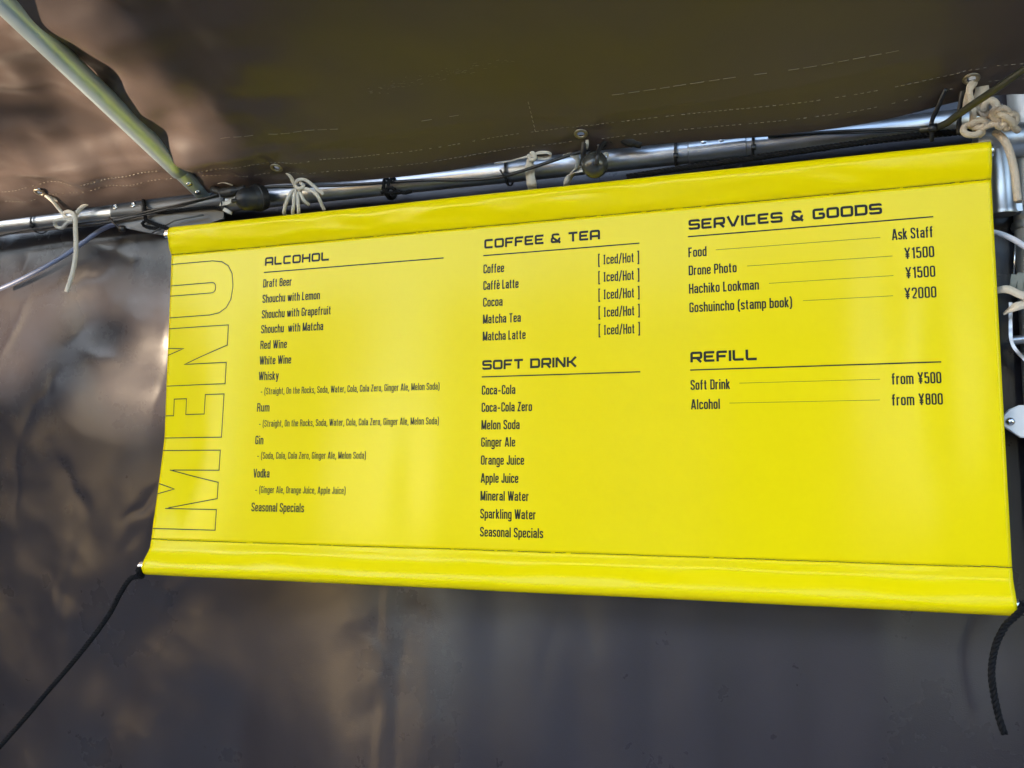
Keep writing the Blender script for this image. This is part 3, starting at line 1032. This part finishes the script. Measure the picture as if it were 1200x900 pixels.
for ch, paths in TITLE.items():
    mb = MB()
    for p, r in paths:
        mb.add(*outline(p, r))
    mb.build('title_letter', M_ink, ban, smooth=False)


def heading(s, x0, x1, z, cap, ux0, ux1, uz, uth=.0019):
    h = text_mb(s, ORB, x0, x1, z, z, cap, tw, .34, .62).build('heading', M_ink, ban, smooth=False)
    rule_mb(ux0, ux1, uz, uz, uth).build('underline', M_ink, h, smooth=False)
    return h


def item(s, x0, x1, z, cap=0.0141, price=None, leader=None):
    it = text_mb(s, COND, x0, x1, z, z, cap, t, .20, .25).build('menu_line', M_ink, ban, smooth=False)
    if leader:
        rule_mb(leader[0], leader[1], z + .0078, z + .0078, .0006).build('leader_line', M_ink, it, smooth=False)
    if price:
        text_mb(price[0], COND, price[1], price[2], z + price[3], z + price[3], price[4], t, .20, .25).build('price', M_ink, it, smooth=False)
    return it


heading('ALCOHOL', .1906, .3125, 1.9266, .0145, .1892, .5135, 1.9155)
for s, x1, z in [('Draft Beer', .2436, 1.8897), ('Shouchu with Lemon', .2975, 1.8636), ('Shouchu with Grapefruit', .3187, 1.8374), ('Shouchu  with Matcha', .3055, 1.8123),
                 ('Red Wine', .2395, 1.7860), ('White Wine', .2488, 1.7600), ('Whisky', .2268, 1.7342), ('Rum', .2124, 1.6825), ('Gin', .2042, 1.6293), ('Vodka', .2190, 1.5757), ('Seasonal Specials', .2850, 1.5217)]:
    item(s, .1888, x1, z)
LONG = '- (Straight, On the Rocks, Soda, Water, Cola, Cola Zero, Ginger Ale, Melon Soda)'
for s, x1, z in [(LONG, .5105, 1.7104), (LONG, .5105, 1.6575), ('- (Soda, Cola, Cola Zero, Ginger Ale, Melon Soda)', .3895, 1.6056), ('- (Ginger Ale, Orange Juice, Apple Juice)', .3565, 1.5510)]:
    item(s, .1935, x1, z, .0112)

heading('COFFEE & TEA', .5803, .7604, 1.9245, .0147, .5790, .8178, 1.9140)
for s, x1, z in [('Coffee', .6127, 1.8861), ('Caffè Latte', .6357, 1.8604), ('Cocoa', .6106, 1.8346), ('Matcha Tea', .6394, 1.8086), ('Matcha Latte', .6471, 1.7825)]:
    item(s, .5793, x1, z, price=('[ Iced/Hot ]', .7571, .8173, .0005, .0145))
heading('SOFT DRINK', .5790, .7245, 1.7384, .0147, .5785, .8170, 1.7279)
for s, x1, z in [('Coca-Cola', .6316, 1.7008), ('Coca-Cola Zero', .6574, 1.6750), ('Melon Soda', .6386, 1.6488), ('Ginger Ale', .6320, 1.6232), ('Orange Juice', .6458, 1.5966),
                 ('Apple Juice', .6372, 1.5702), ('Mineral Water', .6533, 1.5442), ('Sparkling Water', .6640, 1.5181), ('Seasonal Specials', .6750, 1.4918)]:
    item(s, .5788, x1, z)
heading('SERVICES & GOODS', .8877, 1.1400, 1.9270, .0150, .8865, 1.2005, 1.9176)
item('Food', .8868, .9120, 1.8879, price=('Ask Staff', 1.1503, 1.1995, .0026, .0150), leader=(.9247, 1.1365))
item('Drone Photo', .8868, .9523, 1.8619, price=('¥1500', 1.1643, 1.1997, .0024, .0150), leader=(.9662, 1.1502))
item('Hachiko Lookman', .8868, .9812, 1.8358, price=('¥1500', 1.1645, 1.1999, .0026, .0150), leader=(.9945, 1.1504))
item('Goshuincho (stamp book)', .8868, 1.0238, 1.8091, price=('¥2000', 1.1624, 1.2001, .0022, .0150), leader=(1.0375, 1.1490))
heading('REFILL', .8870, .9768, 1.7386, .0150, .8865, 1.2020, 1.7280)
item('Soft Drink', .8866, .9398, 1.7001, price=('from ¥500', 1.1428, 1.2012, .0004, .0150), leader=(.9523, 1.1291))
item('Alcohol', .8866, .9260, 1.6731, price=('from ¥800', 1.1420, 1.2018, .0001, .0150), leader=(.9385, 1.1280))

# ------------------------------------------------------------------ black ropes
def one(name, mb, m, label, cat, group=None, auto=None):
    o = mb.build(name, m, auto=auto)
    return tag(o, label, cat, group)


mb = MB()
lr = [np.array([XL - .012, yl, RB_Z + .002]), np.array([XL - .012, yl - .0125, RB_Z - .006]), np.array([XL - .014, yl, RB_Z - .016])]
add_twist(mb, lr + pxs([(153, 678, -.034), (140, 697, -.026), (126, 723, -.018), (92, 768, -.006), (56, 810, .0), (22, 850, .004), (-12, 888, .008)]), 0.0044, 0.019)
one('tie_rope', mb, M_rope, 'black twisted rope running down left from the lower left banner rod', 'rope')
mb = MB()
add_twist(mb, [np.array([XR + .006, yr, RB_Z + .004])] + pxs([(1198, 714, -.02), (1190, 722, -.03), (1178, 734, -.036), (1167, 756, -.040), (1162, 786, -.044), (1165, 815, -.046), (1171, 842, -.048), (1177, 860, -.05)]), 0.0042, 0.018)
one('tie_rope', mb, M_rope, 'short black twisted rope end dangling below the lower right banner corner', 'rope')
mb = MB()
add_twist(mb, pxs([(735, 207, .010), (800, 197, .009), (870, 187, .009), (940, 177, .009), (1010, 167, .010), (1070, 159, .011), (1120, 155, .013), (1150, 154, .02), (1215, 151, .03)]), 0.0044, 0.018)
one('lashing_rope', mb, M_rope, 'black twisted rope laced along the right half of the long pipe', 'rope')
mb = MB()
add_twist(mb, pxs([(171, 246, .008), (190, 249, .008), (215, 246, .008), (245, 243, .006), (262, 246, .006)]), 0.0030, 0.014)
add_twist(mb, pxs([(168, 234, .012), (170, 246, .006), (171, 257, .004), (180, 262, .003), (192, 266, .002), (200, 269, .0)]), 0.0034, 0.014)
add_twist(mb, pxs([(171, 258, .004), (167, 262, .006), (172, 266, .01), (186, 268, .01)]), 0.0030, 0.014)
one('lashing_rope', mb, M_rope, 'black knotted rope tying the upper left banner corner to the grey pipe joint', 'rope')
mb = MB()
add_torus(mb, at(455, 221, .018), (1, 0, .1), .016, .0028, 24, 8)
add_torus(mb, at(460, 221, .018), (1, 0, -.2), .016, .0028, 24, 8)
add_twist(mb, pxs([(448, 220, .0), (456, 226, -.003), (466, 225, .0), (475, 226, .006), (482, 224, .012)]), .0032, .013)
add_twist(mb, pxs([(447, 226, .006), (458, 220, -.002), (468, 227, .004)]), .0030, .013)
one('lashing_rope', mb, M_rope, 'small black rope knot on the pipe above the left end of the coffee list', 'rope')

# ------------------------------------------------------------------ black cables
mb = MB()
add_tube(mb, catmull(pxs([(-20, 281, .03), (20, 272, .02), (60, 266, .012), (100, 264, .010), (140, 258, .006), (180, 249, .002), (220, 239, -.002), (250, 231, -.004), (268, 227, -.006)]), 8), .0021, 8)
one('power_cable', mb, M_cable, 'thin black cable crossing the left pipe up to the left lamp socket', 'cable')
mb = MB()
add_tube(mb, catmull(pxs([(40, 270, .016), (100, 261, .008), (140, 255, .004), (180, 246, -.002), (220, 237, -.006), (252, 229, -.008), (266, 224, -.006)]), 8), .0017, 8)
one('power_cable', mb, M_cable, 'second thinner black cable lying just above it near the grey pipe joint', 'cable')
mb = MB()
add_tube(mb, catmull(pxs([(288, 221, -.004), (320, 219, .0), (360, 218.5, .006), (400, 217, .010), (450, 214, .012), (500, 211, .012), (545, 211, .010), (575, 209, .006), (600, 204, .002), (640, 191, -.004), (670, 181, -.006), (692, 175, -.006)]), 8), .0026, 10)
one('power_cable', mb, M_cable, 'black cable sagging along the pipe between the two lamp sockets', 'cable')
mb = MB()
add_tube(mb, catmull(pxs([(745, 167, -.004), (780, 166, .0), (830, 163, .004), (880, 159.5, .008), (930, 157, .010), (990, 153.5, .010), (1050, 151, .008), (1084, 150, .004)]), 8), .0022, 8)
add_tube(mb, catmull(pxs([(900, 160, .016), (950, 157, .014), (1000, 155.5, .012), (1050, 153.5, .010), (1084, 152, .006)]), 8), .0018, 8)
one('power_cable', mb, M_cable, 'pair of thin black cables running along the pipe right of the right lamp socket', 'cable')
mb = MB()
add_tube(mb, catmull(pxs([(1078, 152, .008), (1095, 150, .0), (1108, 145, -.012), (1122, 135, -.03), (1145, 119, -.06), (1172, 101, -.09), (1205, 78, -.12), (1230, 60, -.15)]), 8), .0046, 12)
one('power_cable', mb, mat('olive_black_sheath', (0.034, 0.032, 0.020), 0.4), 'thick olive black cable curving up to the upper right frame edge', 'cable')

# ------------------------------------------------------------------ cable ties
def pipe_tie(px, rad, label, tail=None, w=.0040, n=1):
    mb = MB()
    c0 = at(px, 450 - 0, PY)
    x = float(at(px, {38: 258, 170: 246, 593: 200, 792: 180, 883: 171, 1085: 150}.get(px, 200), 0.018)[0])
    p = pipe_pt(x)
    seg = 30
    vs, fs = [], []
    for i in range(seg):
        a = 2 * math.pi * i / seg
        for (dx, dr) in ((-w / 2, 0), (w / 2, 0), (w / 2, .0012), (-w / 2, .0012)):
            rr_ = rad + dr
            vs.append((p[0] + dx + .0015 * math.sin(a), p[1] + rr_ * math.cos(a), p[2] + rr_ * math.sin(a)))
    for i in range(seg):
        i2 = (i + 1) % seg
        for k in range(4):
            k2 = (k + 1) % 4
            fs.append((i * 4 + k, i2 * 4 + k, i2 * 4 + k2, i * 4 + k2))
    mb.add(vs, fs)
    add_box(mb, (p[0], p[1] - rad * .86, p[2] - rad * .5), (.0032, .0030, .0034))
    if tail:
        add_strap(mb, [np.array([p[0], p[1] - rad * .9, p[2] - rad * .5])] + pxs(tail), .003, .001, (0, .4, 1))
    return one('cable_tie', mb, M_nylon, label, 'cable tie', 'black cable ties round the long pipe')


pipe_tie(38, PR + .003, 'black cable tie round the pipe left of the white cord with the hanging end')
pipe_tie(170, PR + .0062, 'black cable tie round the grey pipe joint beside its two rivets')
pipe_tie(593, PR + .004, 'black cable tie with a short tail beside the white tape bow', [(590, 205, -.004), (586, 199, -.006)])
pipe_tie(792, PR + .0035, 'black cable tie round the pipe just left of the riveted coupling')
pipe_tie(883, PR + .0035, 'black cable tie round the pipe just right of the riveted coupling')
mb = MB()
add_strap(mb, pxs([(1109, 104, -.03), (1100, 124, -.02), (1092, 142, -.008), (1092, 152, -.006), (1092, 166, .002)]), .0056, .0014, (1, 0, .2))
add_box(mb, at(1093, 150, -.008), (.0045, .004, .0045))
one('cable_tie', mb, M_nylon, 'long black strap tie hanging from the hem left of the right knot', 'cable tie', 'black straps by the right knot')
mb = MB()
add_strap(mb, pxs([(1129, 101, -.02), (1126, 118, -.015), (1124, 140, -.006), (1124, 158, .0)]), .0060, .0014, (1, 0, .1))
one('cable_tie', mb, M_nylon, 'black strap tie hanging directly against the right knotted white cord', 'cable tie', 'black straps by the right knot')
mb = MB()
add_strap(mb, pxs([(128, 255, .004), (133, 261, -.002), (138, 266, -.002), (143, 271, .0)]), .0035, .0014, (1, 0, .4))
add_box(mb, at(143, 268, -.001), (.005, .003, .005))
one('cable_tie', mb, M_nylon, 'black cable tie holding the blue grey hose under the pipe joint', 'cable tie')

# ------------------------------------------------------------------ festoon lamp sockets
soc = thing('lamp_socket', 'black rubber lamp socket tipped forward over the upper left banner corner', 'lamp socket', at(292, 238, -.01))
ax = np.array([-.50, -.80, -.30]); ax /= np.linalg.norm(ax)
c = at(302, 232, .0)
mb = MB()
add_lathe(mb, [(-.012, .014), (-.012, .0205), (-.004, .0222), (.006, .0222), (.008, .0205), (.012, .0200), (.026, .0182), (.033, .0140), (.037, .0085), (.039, .0040), (.046, .0036), (.047, 0)], c, ax, 28)
mb.build('cap', M_rubber, soc, auto=50)
mb = MB(); add_torus(mb, c + ax * .0, ax, .0215, .0022, 32, 10)
mb.build('collar_ring', M_rubber, soc)
mb = MB()
add_tube(mb, catmull(pxs([(249, 222, -.004), (262, 226, -.010), (275, 224, -.014), (288, 221, -.010)]), 6), [.006] * 6 + [.0085] * 7 + [.006] * 6, 14)
mb.build('cable_grip', M_rubber, soc)
mb = MB()
add_torus(mb, at(259, 235, -.002), (.75, .5, .2), .0165, .0013, 32, 8)
mb.build('wire_ring', M_dull, soc)
mb = MB()
add_strap(mb, pxs([(253, 216, .0), (263, 214, -.012), (273, 217, -.006)]), .006, .001, (.2, 1, .4))
add_strap(mb, pxs([(258, 239, -.006), (268, 237, -.018), (282, 229, -.020)]), .0075, .001, (.1, .2, 1))
add_strap(mb, pxs([(262, 245, -.006), (268, 248, -.010), (272, 250, -.006)]), .0065, .001, (.1, .2, 1))
one('cotton_tape', mb, M_tape, 'short white tape ends wound under the left lamp socket grip', 'tape')

soc2 = thing('lamp_socket', 'round smoky black lamp socket hanging below the middle roof eyelet', 'lamp socket', at(697, 192, -.01))
c = at(697, 193, -.012)
mb = MB()
add_lathe(mb, [(h * 1.14, r * 1.14) for h, r in ((-.0172, .0006), (-.0165, .0045), (-.014, .0100), (-.009, .0148), (-.003, .0170), (.003, .0170), (.009, .0148), (.014, .0100), (.0165, .0045), (.0172, .0006))], c, (.1, -.95, .25), 30)
mb.build('globe', M_bulb, soc2)
mb = MB()
add_tube(mb, catmull(pxs([(699, 193, -.032), (700, 184, -.036), (702, 176, -.030), (707, 168, -.020), (716, 163, -.012)]), 6), .0032, 10)
mb.build('pigtail', M_cable, soc2)
mb = MB()
add_tube(mb, catmull(pxs([(700, 172, -.010), (709, 168, -.010), (717, 161, -.012), (727, 160, -.012), (738, 164, -.010), (747, 166.5, -.006), (751, 167, -.004)]), 5), [.0055] * 8 + [.0105] * 8 + [.0098] * 7 + [.0082] * 8, 14)
mb.build('plug', M_rubber, soc2)
mb = MB()
add_strap(mb, pxs([(684, 158, -.024), (684, 172, -.020), (683, 186, -.010), (682, 194, .004)]), .0078, .0016, (1, 0, 0))
one('cable_tie', mb, M_nylon, 'black strap hanging from the middle roof eyelet beside the smoky lamp socket', 'cable tie')

# ------------------------------------------------------------------ white cords and tapes
CR = .0034


def cord(mb, pts, r=CR, n=8):
    add_tube(mb, resample(catmull(pts, n), .003), r, 10)


mb = MB()
cord(mb, pxs([(54, 229, -.028), (62, 236, -.022), (70, 246, -.006), (77, 254, -.002), (84, 256, -.006), (89, 251, -.010)]))
cord(mb, pxs([(56, 229, -.026), (68, 235, -.012), (82, 238, .004), (95, 240, .012)]), .0028)
cord(mb, pxs([(80, 256, -.004), (87, 254, -.006), (92, 247, .0), (100, 240, .004), (112, 236, .006), (124, 235.5, .008), (134, 236, .03)]), .0038)
cord(mb, pxs([(86, 250, -.008), (88, 256, -.014), (88.5, 270, -.012), (89, 288, -.010), (88, 304, -.008), (85, 320, -.008), (80, 336, -.008), (78, 342, -.008)]), .0042)
cord(mb, pxs([(84, 258, .0), (74, 257, -.004), (65, 259, .002), (66, 265, .010), (73, 267, .012), (77, 263, .004), (82, 258, -.004)]), .0036)
cord(mb, pxs([(74, 250, .0), (81, 248, -.010), (88, 253, -.012), (84, 259, -.006), (76, 256, -.002)]), .0036)
one('knotted_cord', mb, M_cord, 'white cord knotted on the left pipe with one long end hanging down', 'cord', 'white ties lacing the roof to the pipe')

mb = MB()
cord(mb, pxs([(332, 196, -.012), (336, 202, -.022), (340, 206, -.020), (345, 216, -.008)]), .0032)
cord(mb, pxs([(337, 204, -.020), (346, 209, -.012), (354, 213, -.004)]), .0024)
for pp in ([(347, 221, -.002), (341, 226, -.006), (336, 236, -.006), (333, 247, .002), (334, 252, .014)],
           [(349, 221, -.002), (345, 228, -.008), (344, 240, -.006), (343, 248, .002), (344, 253, .014)],
           [(350, 222, .0), (349, 232, -.006), (350, 246, .0), (350, 252, .014)],
           [(351, 222, -.002), (353, 229, -.006), (357, 236, -.004), (362, 240, .006)],
           [(346, 217, -.006), (349, 211, -.012), (357, 210.5, -.014), (364, 215, -.010), (372, 222, -.006), (379, 228, .0)],
           [(350, 222, -.004), (360, 221.5, -.008), (369, 226, -.008), (374, 233, -.004), (377, 240, .004), (380, 246, .012)],
           [(345, 217, -.008), (350, 221, -.012), (356, 218, -.010), (352, 214, -.008)]):
    cord(mb, pxs(pp), .0029)
one('knotted_cord', mb, M_cord, 'white cord looped many times over the pipe above the alcohol list', 'cord', 'white ties lacing the roof to the pipe')

mb = MB()
add_strap(mb, pxs([(580, 190.5, .006), (592, 187.5, .0), (607, 183, -.004), (621, 180, -.008)]), .0125, .0012, (0, .3, 1), taper=lambda s: .4 + .6 * min(1, s * 2))
add_strap(mb, pxs([(622, 181, -.008), (632, 178, -.014), (643, 178, -.012), (646, 182, -.006), (638, 185, -.004), (624, 183, -.006)]), .0085, .0012, (0, .4, 1))
add_strap(mb, pxs([(623, 182, -.008), (621, 190, .0), (621, 203, .010), (623, 215, .016), (624, 222, .03)]), .0145, .0012, (1, 0, 0), taper=lambda s: .55 + .45 * min(1, s * 3))
add_tube(mb, catmull(pxs([(621, 178, -.009), (625, 180, -.014), (627, 185, -.012), (623, 187, -.008), (620, 183, -.008), (621, 178, -.009)]), 5), .0032, 8)
one('cotton_tape', mb, M_tape, 'white flat tape tied in a bow round the pipe above the coffee heading', 'tape', 'white ties lacing the roof to the pipe')
mb = MB()
add_strap(mb, pxs([(660, 184, .004), (664, 179, .0), (670, 180, -.006), (677, 187, .0), (676, 196, .006), (669, 202, .010)]), .0085, .0012, (.6, .3, .6))
add_strap(mb, pxs([(683, 158, -.012), (687, 160, -.026), (688, 167, -.022), (687, 175, -.012)]), .0050, .0012, (1, 0, 0))
add_strap(mb, pxs([(690, 198, .004), (679, 200, .008), (668, 207, .012), (664, 215, .018), (664, 220, .03)]), .010, .0012, (.9, 0, .4))
add_strap(mb, pxs([(704, 183, .0), (710, 180, -.004), (713, 183, .004)]), .005, .001, (.3, 0, 1))
one('cotton_tape', mb, M_tape, 'white flat tape wound under the smoky lamp socket from the middle eyelet', 'tape', 'white ties lacing the roof to the pipe')

mb = MB()
RR = .0041
cord(mb, pxs([(1141, 90, -.012), (1139, 96, -.030), (1136, 104, -.034), (1137, 116, -.032), (1140, 128, -.028), (1140, 142, -.022), (1139, 150, -.016)]), RR)
cord(mb, pxs([(1139, 90, -.012), (1142, 97, -.030), (1137, 104, -.036), (1133, 116, -.026), (1131, 130, -.014)]), .0038)
cord(mb, pxs([(1150, 149, -.014), (1146, 157, -.022), (1135, 158, -.024), (1129, 154, -.022), (1131, 148, -.018), (1140, 146, -.020), (1148, 148, -.022), (1152, 154, -.016), (1146, 159, -.014)]), RR)
cord(mb, pxs([(1137, 146, -.024), (1147, 141, -.028), (1155, 143, -.026), (1150, 149, -.022), (1140, 149, -.020)]), RR)
cord(mb, pxs([(1148, 152, -.020), (1158, 147, -.024), (1168, 145, -.026), (1178, 148, -.024), (1186, 146, -.02)]), RR)
cord(mb, pxs([(1152, 130, -.022), (1156, 120, -.030), (1163, 118, -.032), (1168, 125, -.032), (1163, 134, -.030), (1170, 140, -.028), (1176, 138, -.028)]), .0048)
cord(mb, pxs([(1166, 143, -.024), (1168, 132, -.034), (1174, 127, -.036), (1181, 131, -.034), (1180, 141, -.030), (1172, 149, -.024), (1167, 143, -.028)]), .0044)
cord(mb, pxs([(1174, 146, -.022), (1180, 137, -.034), (1188, 134, -.032), (1191, 141, -.028), (1184, 149, -.022), (1176, 150, -.022)]), .0044)
cord(mb, pxs([(1163, 138, -.020), (1172, 134, -.038), (1184, 141, -.034), (1188, 149, -.024), (1193, 153, -.016)]), .0042)
add_strap(mb, pxs([(1150, 99, -.020), (1151, 109, -.024), (1148, 121, -.024), (1146, 136, -.020)]), .017, .0012, (1, .1, .15))
add_strap(mb, pxs([(1147, 124, -.020), (1153, 130, -.024), (1156, 140, -.020)]), .013, .0012, (1, .1, .3))
cord(mb, pxs([(1166, 155, .002), (1174, 161, -.004), (1180, 170, -.006), (1185, 184, -.006), (1189, 202, -.006), (1191, 220, -.006), (1193, 236, -.006)]), .0048)
one('knotted_cord', mb, M_cord_b, 'thick bundle of cream cord knotted at the upper right banner corner', 'cord', 'white ties lacing the roof to the pipe')
mb = MB()
add_strap(mb, pxs([(1166, 341, .012), (1180, 339, .004), (1195, 345, .0), (1215, 352, .002)]), .0115, .0014, (.1, .3, 1), taper=lambda s: .8 + .2 * s)
add_strap(mb, pxs([(1176, 368, .008), (1184, 363, .002), (1195, 358, .0), (1215, 355, .004)]), .011, .0014, (.2, .3, 1), taper=lambda s: .35 + .65 * min(1, s * 2.4))
one('cotton_tape', mb, mat('cream_cotton_tape', (0.66, 0.56, 0.42), 0.85, var=.1, vscale=50, bump=.5, bscale=650), 'cream flat tape ends sticking out beside the right banner edge', 'tape')

# ------------------------------------------------------------------ hose and white cable
mb = MB()
add_tube(mb, catmull(pxs([(-20, 347, .05), (15, 332, .05), (45, 317, .048), (75, 300, .044), (98, 284, .040), (116, 271, .036), (134, 263, .030), (152, 261, .028), (172, 262, .032)]), 8), .0043, 14)
one('hose', mb, M_hose, 'blue grey hose curving from the left edge up to the pipe joint', 'hose')
mb = MB()
add_tube(mb, catmull(pxs([(1150, 270, .03), (1168, 273, .028), (1182, 278, .022), (1195, 285, .016), (1220, 302, .01)]), 8), .0037, 12)
one('power_cable', mb, M_white_cable, 'white cable passing behind the right banner edge towards the post', 'cable')
